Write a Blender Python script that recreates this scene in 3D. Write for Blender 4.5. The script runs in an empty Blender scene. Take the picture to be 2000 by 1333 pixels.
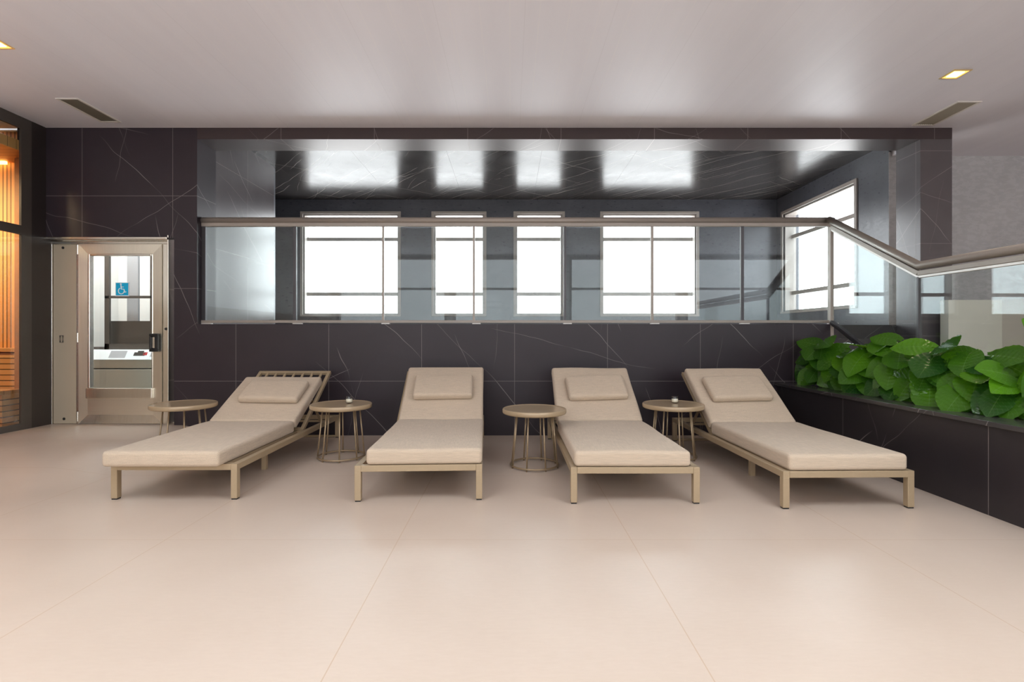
import bpy, bmesh, math, random
from mathutils import Vector, Matrix
R = math.radians
random.seed(11)
C = bpy.context.scene.collection
SC = bpy.context.scene

# ------------------------------------------------------------------ camera, sky, exposure
CAM_Z = 1.05
cam_d = bpy.data.cameras.new('camera'); cam = bpy.data.objects.new('camera', cam_d); C.objects.link(cam)
cam.location = (0, 0, CAM_Z); cam.rotation_euler = (R(90), 0, 0)
cam_d.sensor_width = 36; cam_d.lens = 18.0           # focal length = 1000 px of a 2000 px frame
cam_d.shift_x = 0.002; cam_d.shift_y = -0.00625
cam_d.clip_start = 0.05
SC.camera = cam
w = bpy.data.worlds.new('sky'); SC.world = w; w.use_nodes = True
bg = w.node_tree.nodes['Background']
# hazy bright sky: softer over the far side, brighter on the sunny side behind the camera
_nt = w.node_tree
_tc = _nt.nodes.new('ShaderNodeTexCoord'); _sx = _nt.nodes.new('ShaderNodeSeparateXYZ'); _mr = _nt.nodes.new('ShaderNodeMapRange')
_nt.links.new(_tc.outputs['Generated'], _sx.inputs[0]); _nt.links.new(_sx.outputs[1], _mr.inputs['Value'])
SKY_FAR, SKY_SUN = 9.5, 3.6
for _k, _v in (('From Min', -0.9), ('From Max', 0.35), ('To Min', SKY_SUN), ('To Max', SKY_FAR)): _mr.inputs[_k].default_value = _v
_zc = _nt.nodes.new('ShaderNodeMapRange')      # overcast sky: brighter overhead than at the horizon
for _k, _v in (('From Min', 0.0), ('From Max', 1.0), ('To Min', 1.0), ('To Max', 1.6)): _zc.inputs[_k].default_value = _v
_nt.links.new(_sx.outputs[2], _zc.inputs['Value'])
_mu = _nt.nodes.new('ShaderNodeMath'); _mu.operation = 'MULTIPLY'
_nt.links.new(_mr.outputs[0], _mu.inputs[0]); _nt.links.new(_zc.outputs[0], _mu.inputs[1])
_nt.links.new(_mu.outputs[0], bg.inputs['Strength'])
bg.inputs['Color'].default_value = (0.94, 0.97, 1.0, 1)
SC.view_settings.view_transform = 'Standard'; SC.view_settings.look = 'None'
SC.view_settings.gamma = 1.0; SC.view_settings.use_curve_mapping = False
SC.view_settings.exposure = 0.0
SC.cycles.max_bounces = 10; SC.cycles.diffuse_bounces = 6; SC.cycles.glossy_bounces = 5
SC.cycles.transparent_max_bounces = 16; SC.cycles.use_denoising = True; SC.cycles.use_adaptive_sampling = False
SC.cycles.sample_clamp_indirect = 8.0; SC.cycles.caustics_refractive = False
SC.cycles.caustics_reflective = False

def portal(name, loc, rot, sx, sy):
    d = bpy.data.lights.new(name, 'AREA'); d.shape = 'RECTANGLE'; d.size = sx; d.size_y = sy
    d.cycles.is_portal = True
    o = bpy.data.objects.new(name, d); C.objects.link(o); o.location = loc; o.rotation_euler = rot
    return o
def area(name, loc, rot, sx, sy, power, col):
    d = bpy.data.lights.new(name, 'AREA'); d.shape = 'RECTANGLE'; d.size = sx; d.size_y = sy
    d.energy = power; d.color = col
    o = bpy.data.objects.new(name, d); C.objects.link(o); o.location = loc; o.rotation_euler = rot
    return o

# ------------------------------------------------------------------ room dimensions
D = 5.33            # face of the tiled wall
CEIL = 3.205
def PX(px, Y): return (px - 996) / 1000 * Y
def PZ(py, Y): return CAM_Z - (py - 654) / 1000 * Y
AL, AR = -3.257, 4.57     # alcove left and right wall planes
AB = 8.77                 # alcove window wall
ACEIL = 3.365
LW = -4.829               # left glazed wall plane
DECK = 1.16
LAND = 0.552
BACKWINS = [(592, 778), (848, 945), (1008, 1098), (1177, 1360)]
WZ0, WZ1 = 1.392, 3.115
REARWINS = [(-4.65, -1.75), (-1.5, 1.4), (1.65, 4.55), (4.8, 7.7)]
RY = -3.0
RW0, RW1 = 0.85, 3.12
ADDED_ROOFLIGHTS = [(-3.3, -1.1), (1.1, 3.3)]  # unseen ceiling openings added to light the floor and cushion tops
RL0, RL1 = 0.5, 2.1
for a_, b_ in BACKWINS:
    x0, x1 = PX(a_, AB), PX(b_, AB)
    portal('window_portal', ((x0+x1)/2, AB+0.22, (WZ0+WZ1)/2), (R(-90), 0, 0), x1-x0, WZ1-WZ0)
portal('window_portal', (AR+0.24, 7.67, 2.25), (R(90), 0, R(90)), 1.78, 1.63)
for a_, b_ in REARWINS:
    portal('window_portal', ((a_+b_)/2, RY-0.22, (RW0+RW1)/2), (R(90), 0, 0), b_-a_, RW1-RW0)

for a_, b_ in ADDED_ROOFLIGHTS:
    portal('added_rooflight_portal', ((a_+b_)/2, (RL0+RL1)/2, CEIL+0.33), (0, 0, 0), b_-a_, RL1-RL0)

# ------------------------------------------------------------------ material helpers
class G:
    def __init__(s, name):
        s.m = bpy.data.materials.new(name); s.m.use_nodes = True; s.nt = s.m.node_tree
        s.b = s.nt.nodes['Principled BSDF']
    def n(s, t, **kw):
        n = s.nt.nodes.new(t)
        for k, v in kw.items(): setattr(n, k, v)
        return n
    def put(s, sock, v):
        if hasattr(v, 'is_output'): s.nt.links.new(v, sock)
        elif isinstance(v, (tuple, list)) and len(v) == 3 and sock.type == 'RGBA': sock.default_value = (*v, 1)
        else: sock.default_value = v
    def mt(s, op, a, b=0.0, c=0.0):
        n = s.n('ShaderNodeMath', operation=op)
        for i, v in enumerate((a, b, c)): s.put(n.inputs[i], v)
        return n.outputs[0]
    def mix(s, f, a, b):
        n = s.n('ShaderNodeMix', data_type='RGBA')
        s.put(n.inputs['Factor'], f); s.put(n.inputs['A'], a); s.put(n.inputs['B'], b)
        return n.outputs['Result']
    def coords(s, kind='Object'):
        return s.n('ShaderNodeTexCoord').outputs[kind]
    def mapping(s, v, scale=(1,1,1), rot=(0,0,0)):
        n = s.n('ShaderNodeMapping'); s.put(n.inputs['Vector'], v)
        n.inputs['Scale'].default_value = scale; n.inputs['Rotation'].default_value = rot
        return n.outputs[0]
    def noise(s, v, scale, detail=3, rough=0.5):
        n = s.n('ShaderNodeTexNoise'); s.put(n.inputs['Vector'], v)
        n.inputs['Scale'].default_value = scale; n.inputs['Detail'].default_value = detail
        n.inputs['Roughness'].default_value = rough
        return n.outputs['Fac']
    def ramp(s, f, lo, hi, a=0.0, b=1.0):
        n = s.n('ShaderNodeMapRange'); s.put(n.inputs['Value'], f)
        for k, v in (('From Min', lo), ('From Max', hi), ('To Min', a), ('To Max', b)): n.inputs[k].default_value = v
        return n.outputs[0]
    def line(s, c, c0, wd, half):
        t = s.mt('FRACT', s.mt('ADD', s.mt('DIVIDE', s.mt('SUBTRACT', c, c0), wd), 0.5))
        d = s.mt('MULTIPLY', s.mt('ABSOLUTE', s.mt('SUBTRACT', t, 0.5)), wd)
        return s.mt('LESS_THAN', d, half)
    def sep(s, v):
        n = s.n('ShaderNodeSeparateXYZ'); s.put(n.inputs[0], v); return n.outputs
    def bump(s, h, strength, dist=0.01):
        n = s.n('ShaderNodeBump'); s.put(n.inputs['Height'], h)
        n.inputs['Strength'].default_value = strength; n.inputs['Distance'].default_value = dist
        s.nt.links.new(n.outputs[0], s.b.inputs['Normal'])
    def set(s, **kw):
        for k, v in kw.items(): s.put(s.b.inputs[k.replace('_', ' ')], v)
        return s.m

def plain(name, col, rough=0.5, metal=0.0, spec=0.5, var=0.04, scale=30):
    g = G(name); f = g.noise(g.coords(), scale)
    lo = tuple(c*(1-var) for c in col); hi = tuple(min(1, c*(1+var)) for c in col)
    return g.set(Base_Color=g.mix(f, lo, hi), Roughness=rough, Metallic=metal, Specular_IOR_Level=spec)

def stone(name, base, vein, rough, jx=None, jy=None, jz=None, joint=(0.19, 0.165, 0.16), vs=1.0, half=0.0022, spec=0.5, tint=None, rv=0.0, vmask=0.46):
    """dark marble-look tiles: thin straight pale veins and tile joints; jx/jy/jz = (offset, pitch)"""
    g = G(name); P = g.coords(); xyz = g.sep(P)
    nz = g.n('ShaderNodeNewGeometry'); nn = g.sep(nz.outputs['Normal'])
    cl = g.noise(P, 3.0, 6, 0.6)
    col = g.mix(cl, tuple(c*0.8 for c in base), tuple(c*1.25 for c in base))
    wob = g.mt('MULTIPLY', g.mt('SUBTRACT', g.noise(P, 1.4, 2), 0.5), 0.16)
    tot = 0.0
    # families of long thin straight veins, each broken up by its own noise
    for q, (ax_, az_, ay_, pit, wd, k) in enumerate(((0.72, 0.69, 0.6, 0.83, 0.0016, 1.0), (0.93, 0.36, 0.8, 1.37, 0.0016, 0.9), (0.55, -0.83, -0.7, 1.21, 0.0014, 0.8),
                                      (0.25, 0.97, 0.3, 1.53, 0.0013, 0.7), (0.98, -0.2, 0.5, 1.07, 0.0012, 0.5))):
        t = g.mt('ADD', g.mt('ADD', g.mt('MULTIPLY', xyz[0], ax_), g.mt('MULTIPLY', xyz[2], az_)), g.mt('ADD', g.mt('MULTIPLY', xyz[1], ay_), wob))
        pp = pit/vs
        u = g.mt('ADD', g.mt('DIVIDE', t, pp), 0.37*q); cell = g.mt('FLOOR', u)
        wn = g.n('ShaderNodeTexWhiteNoise', noise_dimensions='1D'); g.put(wn.inputs['W'], g.mt('ADD', cell, 13.7*q))
        pos = g.mt('ADD', 0.15, g.mt('MULTIPLY', wn.outputs['Value'], 0.7))
        d = g.mt('MULTIPLY', g.mt('ABSOLUTE', g.mt('SUBTRACT', g.mt('FRACT', u), pos)), pp)
        ln = g.ramp(d, wd*0.5, wd*2.4, 1.0, 0.0)
        mk = g.ramp(g.noise(g.mapping(P, (1,1,1), (0.3*q, 0.2*q, 0)), 1.1+0.15*q, 2), vmask, vmask+0.12, 0.0, 1.0)
        tot = g.mt('ADD', tot, g.mt('MULTIPLY', g.mt('MULTIPLY', ln, mk), k))
    tot = g.mt('MINIMUM', tot, 1.0)
    col = g.mix(tot, col, vein)
    jm = 0.0
    for ax, j in enumerate((jx, jy, jz)):
        if j is None: continue
        gate = g.mt('LESS_THAN', g.mt('ABSOLUTE', nn[ax]), 0.5)
        jm = g.mt('MAXIMUM', jm, g.mt('MULTIPLY', g.line(xyz[ax], j[0], j[1], half), gate))
    col = g.mix(jm, col, joint)
    rr = g.ramp(cl, 0.3, 0.7, rough-rv, rough+rv)
    g.set(Base_Color=col, Roughness=rr, Specular_IOR_Level=spec)
    if tint: g.set(Specular_Tint=(*tint, 1))
    g.bump(jm, 0.25, -0.003)
    return g.m

def plaster(name, base, rough=0.3, spec=0.6, amp=0.25):
    g = G(name); P = g.coords()
    a = g.noise(P, 2.2, 8, 0.62); b = g.noise(g.mapping(P, (1,1,2.2)), 14, 6, 0.6)
    f = g.mt('ADD', g.mt('MULTIPLY', a, 0.7), g.mt('MULTIPLY', b, 0.3))
    col = g.mix(g.ramp(f, 0.32, 0.68), tuple(c*(1-amp) for c in base), tuple(c*(1+amp) for c in base))
    g.set(Base_Color=col, Roughness=g.ramp(b, 0.3, 0.7, rough-0.04, rough+0.06), Specular_IOR_Level=spec)
    g.bump(b, 0.06, 0.004)
    return g.m

def glass(name, tint=(0.93, 0.965, 0.96), ior=1.5, k=1.0):
    """thin architectural pane: transparent body with Fresnel reflection"""
    g = G(name); nt = g.nt; nt.nodes.remove(g.b)
    geo = g.n('ShaderNodeNewGeometry')
    dt = g.n('ShaderNodeVectorMath', operation='DOT_PRODUCT'); g.put(dt.inputs[0], geo.outputs['Incoming']); g.put(dt.inputs[1], geo.outputs['Normal'])
    c5 = g.mt('POWER', g.mt('SUBTRACT', 1.0, g.mt('MINIMUM', 1.0, g.mt('ABSOLUTE', dt.outputs['Value']))), 5.0)
    fres = g.mt('ADD', 0.04*k, g.mt('MULTIPLY', c5, 1.0))
    tr = g.n('ShaderNodeBsdfTransparent'); tr.inputs['Color'].default_value = (*tint, 1)
    gl = g.n('ShaderNodeBsdfGlossy'); gl.inputs['Roughness'].default_value = 0.01; gl.inputs['Color'].default_value = (0.95, 0.98, 1, 1)
    mx = g.n('ShaderNodeMixShader'); g.put(mx.inputs[0], fres)
    nt.links.new(tr.outputs[0], mx.inputs[1]); nt.links.new(gl.outputs[0], mx.inputs[2])
    nt.links.new(mx.outputs[0], nt.nodes['Material Output'].inputs['Surface'])
    return g.m

def emit(name, col, st):
    g = G(name); g.set(Base_Color=col, Emission_Color=(*col, 1), Emission_Strength=st); return g.m

def fabric(name, col):
    g = G(name); P = g.coords()
    a = g.noise(g.mapping(P, (14, 300, 300)), 1.0, 2); b = g.noise(g.mapping(P, (300, 14, 300)), 1.0, 2)
    f = g.mt('MULTIPLY', g.mt('ADD', a, b), 0.5)
    big = g.noise(P, 5, 3)
    c = g.mix(g.ramp(f, 0.36, 0.64), tuple(x*0.84 for x in col), tuple(min(1, x*1.12) for x in col))
    c = g.mix(g.ramp(big, 0.3, 0.7, 0, 0.25), c, tuple(x*0.9 for x in col))
    g.set(Base_Color=c, Roughness=0.85, Specular_IOR_Level=0.2, Sheen_Weight=0.15)
    g.bump(f, 0.25, 0.002)
    return g.m

def wood(name, a, b, axis, pitch, gap=0.004, dark=(0.08,0.035,0.01), rough=0.5):
    """planks or slats running across `axis` at a pitch"""
    g = G(name); P = g.coords(); xyz = g.sep(P)
    sc_ = [3, 3, 3]
    ln_ = g.line(xyz[axis], 0.0, pitch, gap)
    cell = g.mt('FLOOR', g.mt('ADD', g.mt('DIVIDE', xyz[axis], pitch), 0.0))
    wn = g.n('ShaderNodeTexWhiteNoise', noise_dimensions='1D'); g.put(wn.inputs['W'], cell)
    st = [60, 60, 60]; st[(2 if axis != 2 else 0)] = 3
    gr = g.noise(g.mapping(P, tuple(st)), 1.0, 3)
    f = g.mt('ADD', g.mt('MULTIPLY', wn.outputs['Value'], 0.6), g.mt('MULTIPLY', gr, 0.4))
    col = g.mix(ln_, g.mix(f, a, b), dark)
    g.set(Base_Color=col, Roughness=rough); g.bump(ln_, 0.5, -0.006)
    return g.m

def steel(name, col=(0.92, 0.86, 0.74), rough=0.34, axis=2):
    g = G(name); P = g.coords(); s_ = [90, 90, 90]; s_[axis] = 1.5
    f = g.noise(g.mapping(P, tuple(s_)), 1.0, 3)
    g.set(Base_Color=g.mix(f, tuple(c*0.93 for c in col), tuple(min(1, c*1.05) for c in col)), Metallic=1.0,
          Roughness=g.ramp(f, 0.3, 0.7, rough-0.03, rough+0.04))
    return g.m

BLK, VEIN = (0.031, 0.0225, 0.0285), (0.25, 0.22, 0.215)
M = {}
M['tile_low'] = stone('tile_low', BLK, VEIN, 0.38, jx=(0.048, 0.967), jz=(0.565, 0.965), spec=0.35)
M['tile_left'] = stone('tile_left', BLK, VEIN, 0.38, jx=(-3.51, 0.944), jz=(0.565, 0.965), spec=0.35)
M['tile_top'] = stone('tile_top', BLK, VEIN, 0.38, jx=(-0.44, 0.972), jz=(1.53, 0.965), spec=0.7, tint=(1.0, 0.82, 0.68))
M['tile_pier'] = stone('tile_pier', (0.085, 0.073, 0.078), VEIN, 0.26, jy=(6.36, 0.967), jz=(2.0, 0.965), spec=0.75)
M['tile_planter'] = stone('tile_planter', (0.030, 0.025, 0.028), VEIN, 0.34, jy=(2.975, 1.30), spec=0.35)
M['cap_stone'] = stone('cap_stone', (0.05, 0.045, 0.045), VEIN, 0.22, vs=2.0)
M['alcove_stone'] = stone('alcove_stone', (0.034, 0.031, 0.031), (0.32, 0.30, 0.28), 0.23, jx=(0.4, 1.2), jy=(5.2, 1.2), joint=(0.06,0.055,0.055), vs=2.6, tint=(1.0, 0.84, 0.68), rv=0.04, spec=0.15, vmask=0.47)
M['plaster'] = plaster('plaster', (0.085, 0.088, 0.105))
M['plaster_right'] = plaster('plaster_right', (0.50, 0.49, 0.495), rough=0.26, amp=0.10)
g = G('ceiling_panels'); P = g.coords(); xyz = g.sep(P)
l1 = g.line(xyz[0], 0.0, 0.2, 0.003); l2 = g.line(xyz[0], 0.1, 0.6, 0.002)
v = g.noise(g.mapping(P, (2.5, 0.15, 1)), 2.0, 3)
col = g.mix(g.ramp(v, 0.3, 0.7), (0.81, 0.79, 0.85), (0.845, 0.825, 0.885))
col = g.mix(g.mt('MULTIPLY', l1, 0.22), col, (0.9, 0.87, 0.86)); col = g.mix(g.mt('MULTIPLY', l2, 0.12), col, (0.4, 0.38, 0.38))
M['ceiling'] = g.set(Base_Color=col, Roughness=0.40, Specular_IOR_Level=0.25)
g = G('floor_tiles'); P = g.coords(); xyz = g.sep(P)
jl = g.mt('MAXIMUM', g.line(xyz[0], -0.571, 1.19, 0.0022), g.line(xyz[1], 2.62, 1.19, 0.0016))
n1 = g.noise(P, 1.6, 5); n2 = g.noise(g.mapping(P, (1, 4, 1)), 18, 6, 0.65)
f = g.mt('ADD', g.mt('MULTIPLY', n1, 0.6), g.mt('MULTIPLY', n2, 0.4))
col = g.mix(g.ramp(f, 0.3, 0.7), (0.56, 0.45, 0.368), (0.63, 0.522, 0.44))
col = g.mix(g.mt('MULTIPLY', jl, 0.8), col, (0.50, 0.36, 0.25))
g.set(Base_Color=col, Roughness=g.ramp(n2, 0.3, 0.7, 0.30, 0.40), Specular_IOR_Level=0.45); g.bump(n2, 0.05, 0.002)
M['floor'] = g.m
M['fabric'] = fabric('linen', (0.585, 0.475, 0.365))
M['champagne'] = plain('champagne_paint', (0.42, 0.32, 0.205), 0.38, 0.15, scale=60)
M['bronze'] = plain('bronze_rod', (0.36, 0.265, 0.165), 0.35, 0.35, scale=60)
M['tabletop'] = plain('champagne_tabletop', (0.44, 0.33, 0.21), 0.22, 0.1, scale=40)
M['rail'] = plain('taupe_aluminium', (0.33, 0.285, 0.25), 0.42, 0.25, scale=50)
M['rail_dark'] = plain('dark_aluminium', (0.07, 0.065, 0.07), 0.35, 0.5)
M['rail_pale'] = plain('pale_aluminium', (0.62, 0.58, 0.55), 0.35, 0.4)
M['win_frame'] = plain('taupe_window_frame', (0.40, 0.36, 0.33), 0.45)
M['sauna_frame'] = plain('bronze_window_frame', (0.085, 0.072, 0.062), 0.4, 0.2)
M['dark_pillar'] = plain('dark_brown_panel', (0.028, 0.020, 0.019), 0.4)
M['glass'] = glass('clear_glass', k=0.75)
M['window_glass'] = glass('window_glass', (0.98, 0.99, 0.99), k=0.8)
M['steel'] = steel('brushed_steel')
M['steel_pale'] = steel('pale_polished_steel', (0.86, 0.82, 0.74), 0.22)
M['steel_h'] = steel('brushed_steel_across', axis=0)
M['console'] = plain('satin_steel_sheet', (0.58, 0.57, 0.51), 0.4, 0.5, scale=3)
M['bright_white'] = plain('bright_white_paint', (0.90, 0.88, 0.84), 0.5, var=0.02, scale=3)
M['panelling'] = plain('warm_wall_panel', (0.40, 0.31, 0.22), 0.5, scale=2)
M['steel_sheet'] = plain('golden_steel_sheet', (0.66, 0.57, 0.43), 0.42, 0.35, scale=3)
M['black'] = plain('black_plastic', (0.015, 0.015, 0.016), 0.4)
M['cream'] = plain('cream_paint', (0.70, 0.68, 0.60), 0.5, scale=4)
M['pink_wall'] = plain('beige_paint', (0.66, 0.60, 0.55), 0.5, scale=4)
M['white'] = plain('white_paint', (0.78, 0.77, 0.74), 0.5, scale=5)
M['sauna_slats'] = wood('sauna_vertical_slats', (0.50, 0.22, 0.07), (0.72, 0.36, 0.13), 0, 0.042, 0.005)
M['sauna_dark'] = plain('sauna_trim', (0.40, 0.17, 0.055), 0.5, var=0.2, scale=12)
M['sauna_planks'] = wood('sauna_planks', (0.55, 0.27, 0.09), (0.70, 0.36, 0.13), 1, 0.09, 0.002)
M['sauna_bench'] = wood('sauna_bench_slats', (0.55, 0.27, 0.09), (0.74, 0.40, 0.17), 2, 0.058, 0.005)
M['soil'] = plain('bark_soil', (0.10, 0.05, 0.025), 0.9, var=0.6, scale=90)
M['stem'] = plain('leaf_stalk', (0.16, 0.22, 0.05), 0.5)
M['wax'] = plain('candle_wax', (0.88, 0.80, 0.64), 0.5)
M['sign_blue'] = plain('sign_blue', (0.0, 0.47, 0.82), 0.4, var=0.01)
M['sign_white'] = plain('sign_white', (0.85, 0.9, 0.92), 0.4, var=0.01)
M['red'] = plain('red_button', (0.5, 0.03, 0.04), 0.4)
M['grey'] = plain('grey_display', (0.42, 0.43, 0.45), 0.35)
M['vent_metal'] = plain('vent_louvre', (0.30, 0.265, 0.21), 0.45)
M['vent_frame'] = plain('vent_frame', (0.74, 0.70, 0.66), 0.45)
M['lamp_warm'] = emit('lamp_warm', (1.0, 0.72, 0.36), 14.0)
M['lamp_trim'] = plain('lamp_reflector', (0.85, 0.66, 0.34), 0.3, 0.6)
M['reflector_glow'] = emit('lamp_reflector_glow', (1.0, 0.66, 0.16), 1.1)  # warm glow of the lit reflector, put in as emission
M['lamp_strip'] = emit('sauna_led', (1.0, 0.42, 0.10), 10.0)
M['lamp_cool'] = emit('lift_lamp', (0.95, 0.97, 1.0), 6.0)
# leaf: green with paler ribs, light passes through
g = G('glossy_leaf'); uv = g.sep(g.coords('UV'))
lat = g.mt('ABSOLUTE', g.mt('SUBTRACT', uv[1], 0.5))
rib = g.line(g.mt('SUBTRACT', uv[0], g.mt('MULTIPLY', lat, 0.55)), 0.0, 0.115, 0.006)
rib = g.mt('MAXIMUM', g.mt('MULTIPLY', rib, 0.55), g.mt('LESS_THAN', lat, 0.014))
n = g.noise(g.coords(), 4.5, 2)
tone = g.n('ShaderNodeUVMap', uv_map='tone'); tn = g.sep(tone.outputs[0])[0]
tn = g.mt('ADD', g.mt('MULTIPLY', tn, 0.8), g.mt('MULTIPLY', g.ramp(n, 0.33, 0.67), 0.2))
col = g.mix(tn, (0.008, 0.055, 0.014), (0.125, 0.34, 0.014))
col = g.mix(g.mt('MULTIPLY', rib, 0.45), col, (0.22, 0.42, 0.09))
g.set(Base_Color=col, Roughness=0.18, Specular_IOR_Level=0.6)
g.bump(g.mt('MULTIPLY', rib, 1.0), 0.3, -0.004)
tl = g.n('ShaderNodeBsdfTranslucent'); g.put(tl.inputs['Color'], g.mix(0.5, col, (0.30, 0.66, 0.015)))
mx = g.n('ShaderNodeMixShader'); mx.inputs[0].default_value = 0.44
g.nt.links.new(g.b.outputs[0], mx.inputs[1]); g.nt.links.new(tl.outputs[0], mx.inputs[2])
g.nt.links.new(mx.outputs[0], g.nt.nodes['Material Output'].inputs['Surface'])
M['leaf'] = g.m

# ------------------------------------------------------------------ mesh helpers
class MB:
    def __init__(s): s.bm = bmesh.new()
    def box(s, x0, x1, y0, y1, z0, z1, mat=None):
        v = [s.bm.verts.new((x, y, z)) for x in (x0, x1) for y in (y0, y1) for z in (z0, z1)]
        if mat is not None:
            for q in v: q.co = mat @ q.co
        for f in ((0,1,3,2), (4,6,7,5), (0,4,5,1), (2,3,7,6), (0,2,6,4), (1,5,7,3)):
            s.bm.faces.new([v[i] for i in f])
        return s
    def bar(s, p0, p1, wd, ht, up=(0, 0, 1)):
        p0, p1, up = Vector(p0), Vector(p1), Vector(up)
        d = (p1-p0).normalized(); sd = d.cross(up).normalized(); u = sd.cross(d)
        mm = Matrix((( *sd, 0), ( *d, 0), ( *u, 0), (0, 0, 0, 1))).transposed()
        mm.translation = p0
        return s.box(-wd/2, wd/2, 0, (p1-p0).length, -ht/2, ht/2, mm)
    def tube(s, pts, r, seg=10, closed=False, sq=1.0):
        pts = [Vector(p) for p in pts]; n = len(pts); rings = []
        for i, p in enumerate(pts):
            if closed: t = pts[(i+1) % n] - pts[i-1]
            else: t = pts[min(i+1, n-1)] - pts[max(i-1, 0)]
            t.normalize()
            a = Vector((0, 0, 1)) if abs(t.z) < 0.95 else Vector((0, 1, 0))
            u = t.cross(a).normalized(); w_ = u.cross(t)
            rr = r[i] if isinstance(r, (list, tuple)) else r
            rings.append([s.bm.verts.new(p + u*math.cos(2*math.pi*k/seg)*rr*sq + w_*math.sin(2*math.pi*k/seg)*rr) for k in range(seg)])
        for i in range(n if closed else n-1):
            A, B = rings[i], rings[(i+1) % n]
            for k in range(seg): s.bm.faces.new((A[k], A[(k+1) % seg], B[(k+1) % seg], B[k]))
        if not closed:
            s.bm.faces.new(rings[0][::-1]); s.bm.faces.new(rings[-1])
        return s
    def lathe(s, prof, c=(0, 0, 0), seg=48):
        rings = []
        for r, z in prof:
            if r < 1e-6: rings.append([s.bm.verts.new((c[0], c[1], c[2]+z))])
            else: rings.append([s.bm.verts.new((c[0]+r*math.cos(2*math.pi*k/seg), c[1]+r*math.sin(2*math.pi*k/seg), c[2]+z)) for k in range(seg)])
        for A, B in zip(rings, rings[1:]):
            for k in range(seg):
                q = [A[k % len(A)], A[(k+1) % len(A)], B[(k+1) % len(B)], B[k % len(B)]]
                q = list(dict.fromkeys(q))
                if len(q) > 2: s.bm.faces.new(q)
        return s
    def prism(s, poly, axis, a0, a1):
        """poly in the two other axes (in x,y,z order) extruded along axis"""
        def pt(p, a):
            q = list(p); q.insert(axis, a); return q
        A = [s.bm.verts.new(pt(p, a0)) for p in poly]; B = [s.bm.verts.new(pt(p, a1)) for p in poly]
        n = len(poly); s.bm.faces.new(A); s.bm.faces.new(B[::-1])
        for i in range(n): s.bm.faces.new((A[i], B[i], B[(i+1) % n], A[(i+1) % n]))
        return s
    def soft(s, sx, sy, sz, r, crown=0.0, mat=None, wob=0.0, seed=0):
        """rounded cushion centred on the origin"""
        def cuts(h, n):
            e = [-h, -h+r*0.12, -h+r*0.4, -h+r*0.75]
            inn = [-(h-r) + 2*(h-r)*i/n for i in range(n+1)]
            return e + inn + [-q for q in reversed(e)]
        X, Y, Z = cuts(sx/2, 8), cuts(sy/2, 12), cuts(sz/2, 2)
        cache = {}; rnd = random.Random(seed); ph = [rnd.uniform(0, 6.3) for _ in range(4)]
        def V(i, j, k):
            if (i, j, k) in cache: return cache[(i, j, k)]
            p = Vector((X[i], Y[j], Z[k]))
            c_ = Vector([max(-(h/2-r), min(h/2-r, q)) for q, h in zip(p, (sx, sy, sz))])
            dlt = p-c_
            if dlt.length > 1e-9: p = c_ + dlt.normalized()*min(r, max(abs(q) for q in dlt))
            fx, fy = 1-(2*p.x/sx)**2, 1-(2*p.y/sy)**2
            if p.z > 0: p.z += crown*max(0, fx)**0.6*max(0, fy)**0.6
            if wob:
                ww = wob*(math.sin(9*p.x+ph[0]) + math.sin(7*p.y+ph[1]) + math.sin(5*(p.x+p.y)*2+ph[2]))/3
                if p.z > 0: p.z += ww
                p.x += ww*0.6*(1 if p.x > 0 else -1)*(abs(p.x) > sx/2*0.8)
                p.y += ww*0.6*(1 if p.y > 0 else -1)*(abs(p.y) > sy/2*0.9)
            if mat is not None: p = mat @ p
            cache[(i, j, k)] = s.bm.verts.new(p); return cache[(i, j, k)]
        a, b, c = len(X)-1, len(Y)-1, len(Z)-1
        for i in range(a):
            for j in range(b):
                s.bm.faces.new((V(i,j,0), V(i,j+1,0), V(i+1,j+1,0), V(i+1,j,0)))
                s.bm.faces.new((V(i,j,c), V(i+1,j,c), V(i+1,j+1,c), V(i,j+1,c)))
        for i in range(a):
            for k in range(c):
                s.bm.faces.new((V(i,0,k), V(i+1,0,k), V(i+1,0,k+1), V(i,0,k+1)))
                s.bm.faces.new((V(i,b,k), V(i,b,k+1), V(i+1,b,k+1), V(i+1,b,k)))
        for j in range(b):
            for k in range(c):
                s.bm.faces.new((V(0,j,k), V(0,j,k+1), V(0,j+1,k+1), V(0,j+1,k)))
                s.bm.faces.new((V(a,j,k), V(a,j+1,k), V(a,j+1,k+1), V(a,j,k+1)))
        return s
    def build(s, name, mat, parent=None, smooth=False, bevel=0.0, loc=None, seg=2):
        bmesh.ops.recalc_face_normals(s.bm, faces=s.bm.faces)
        me = bpy.data.meshes.new(name); s.bm.to_mesh(me); s.bm.free()
        me.materials.append(mat)
        if smooth:
            for p in me.polygons: p.use_smooth = True
        o = bpy.data.objects.new(name, me); C.objects.link(o)
        if loc: o.location = loc
        if parent: o.parent = parent
        if bevel:
            b = o.modifiers.new('bevel', 'BEVEL'); b.width = bevel; b.segments = seg; b.limit_method = 'ANGLE'; b.harden_normals = False
        return o

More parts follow.
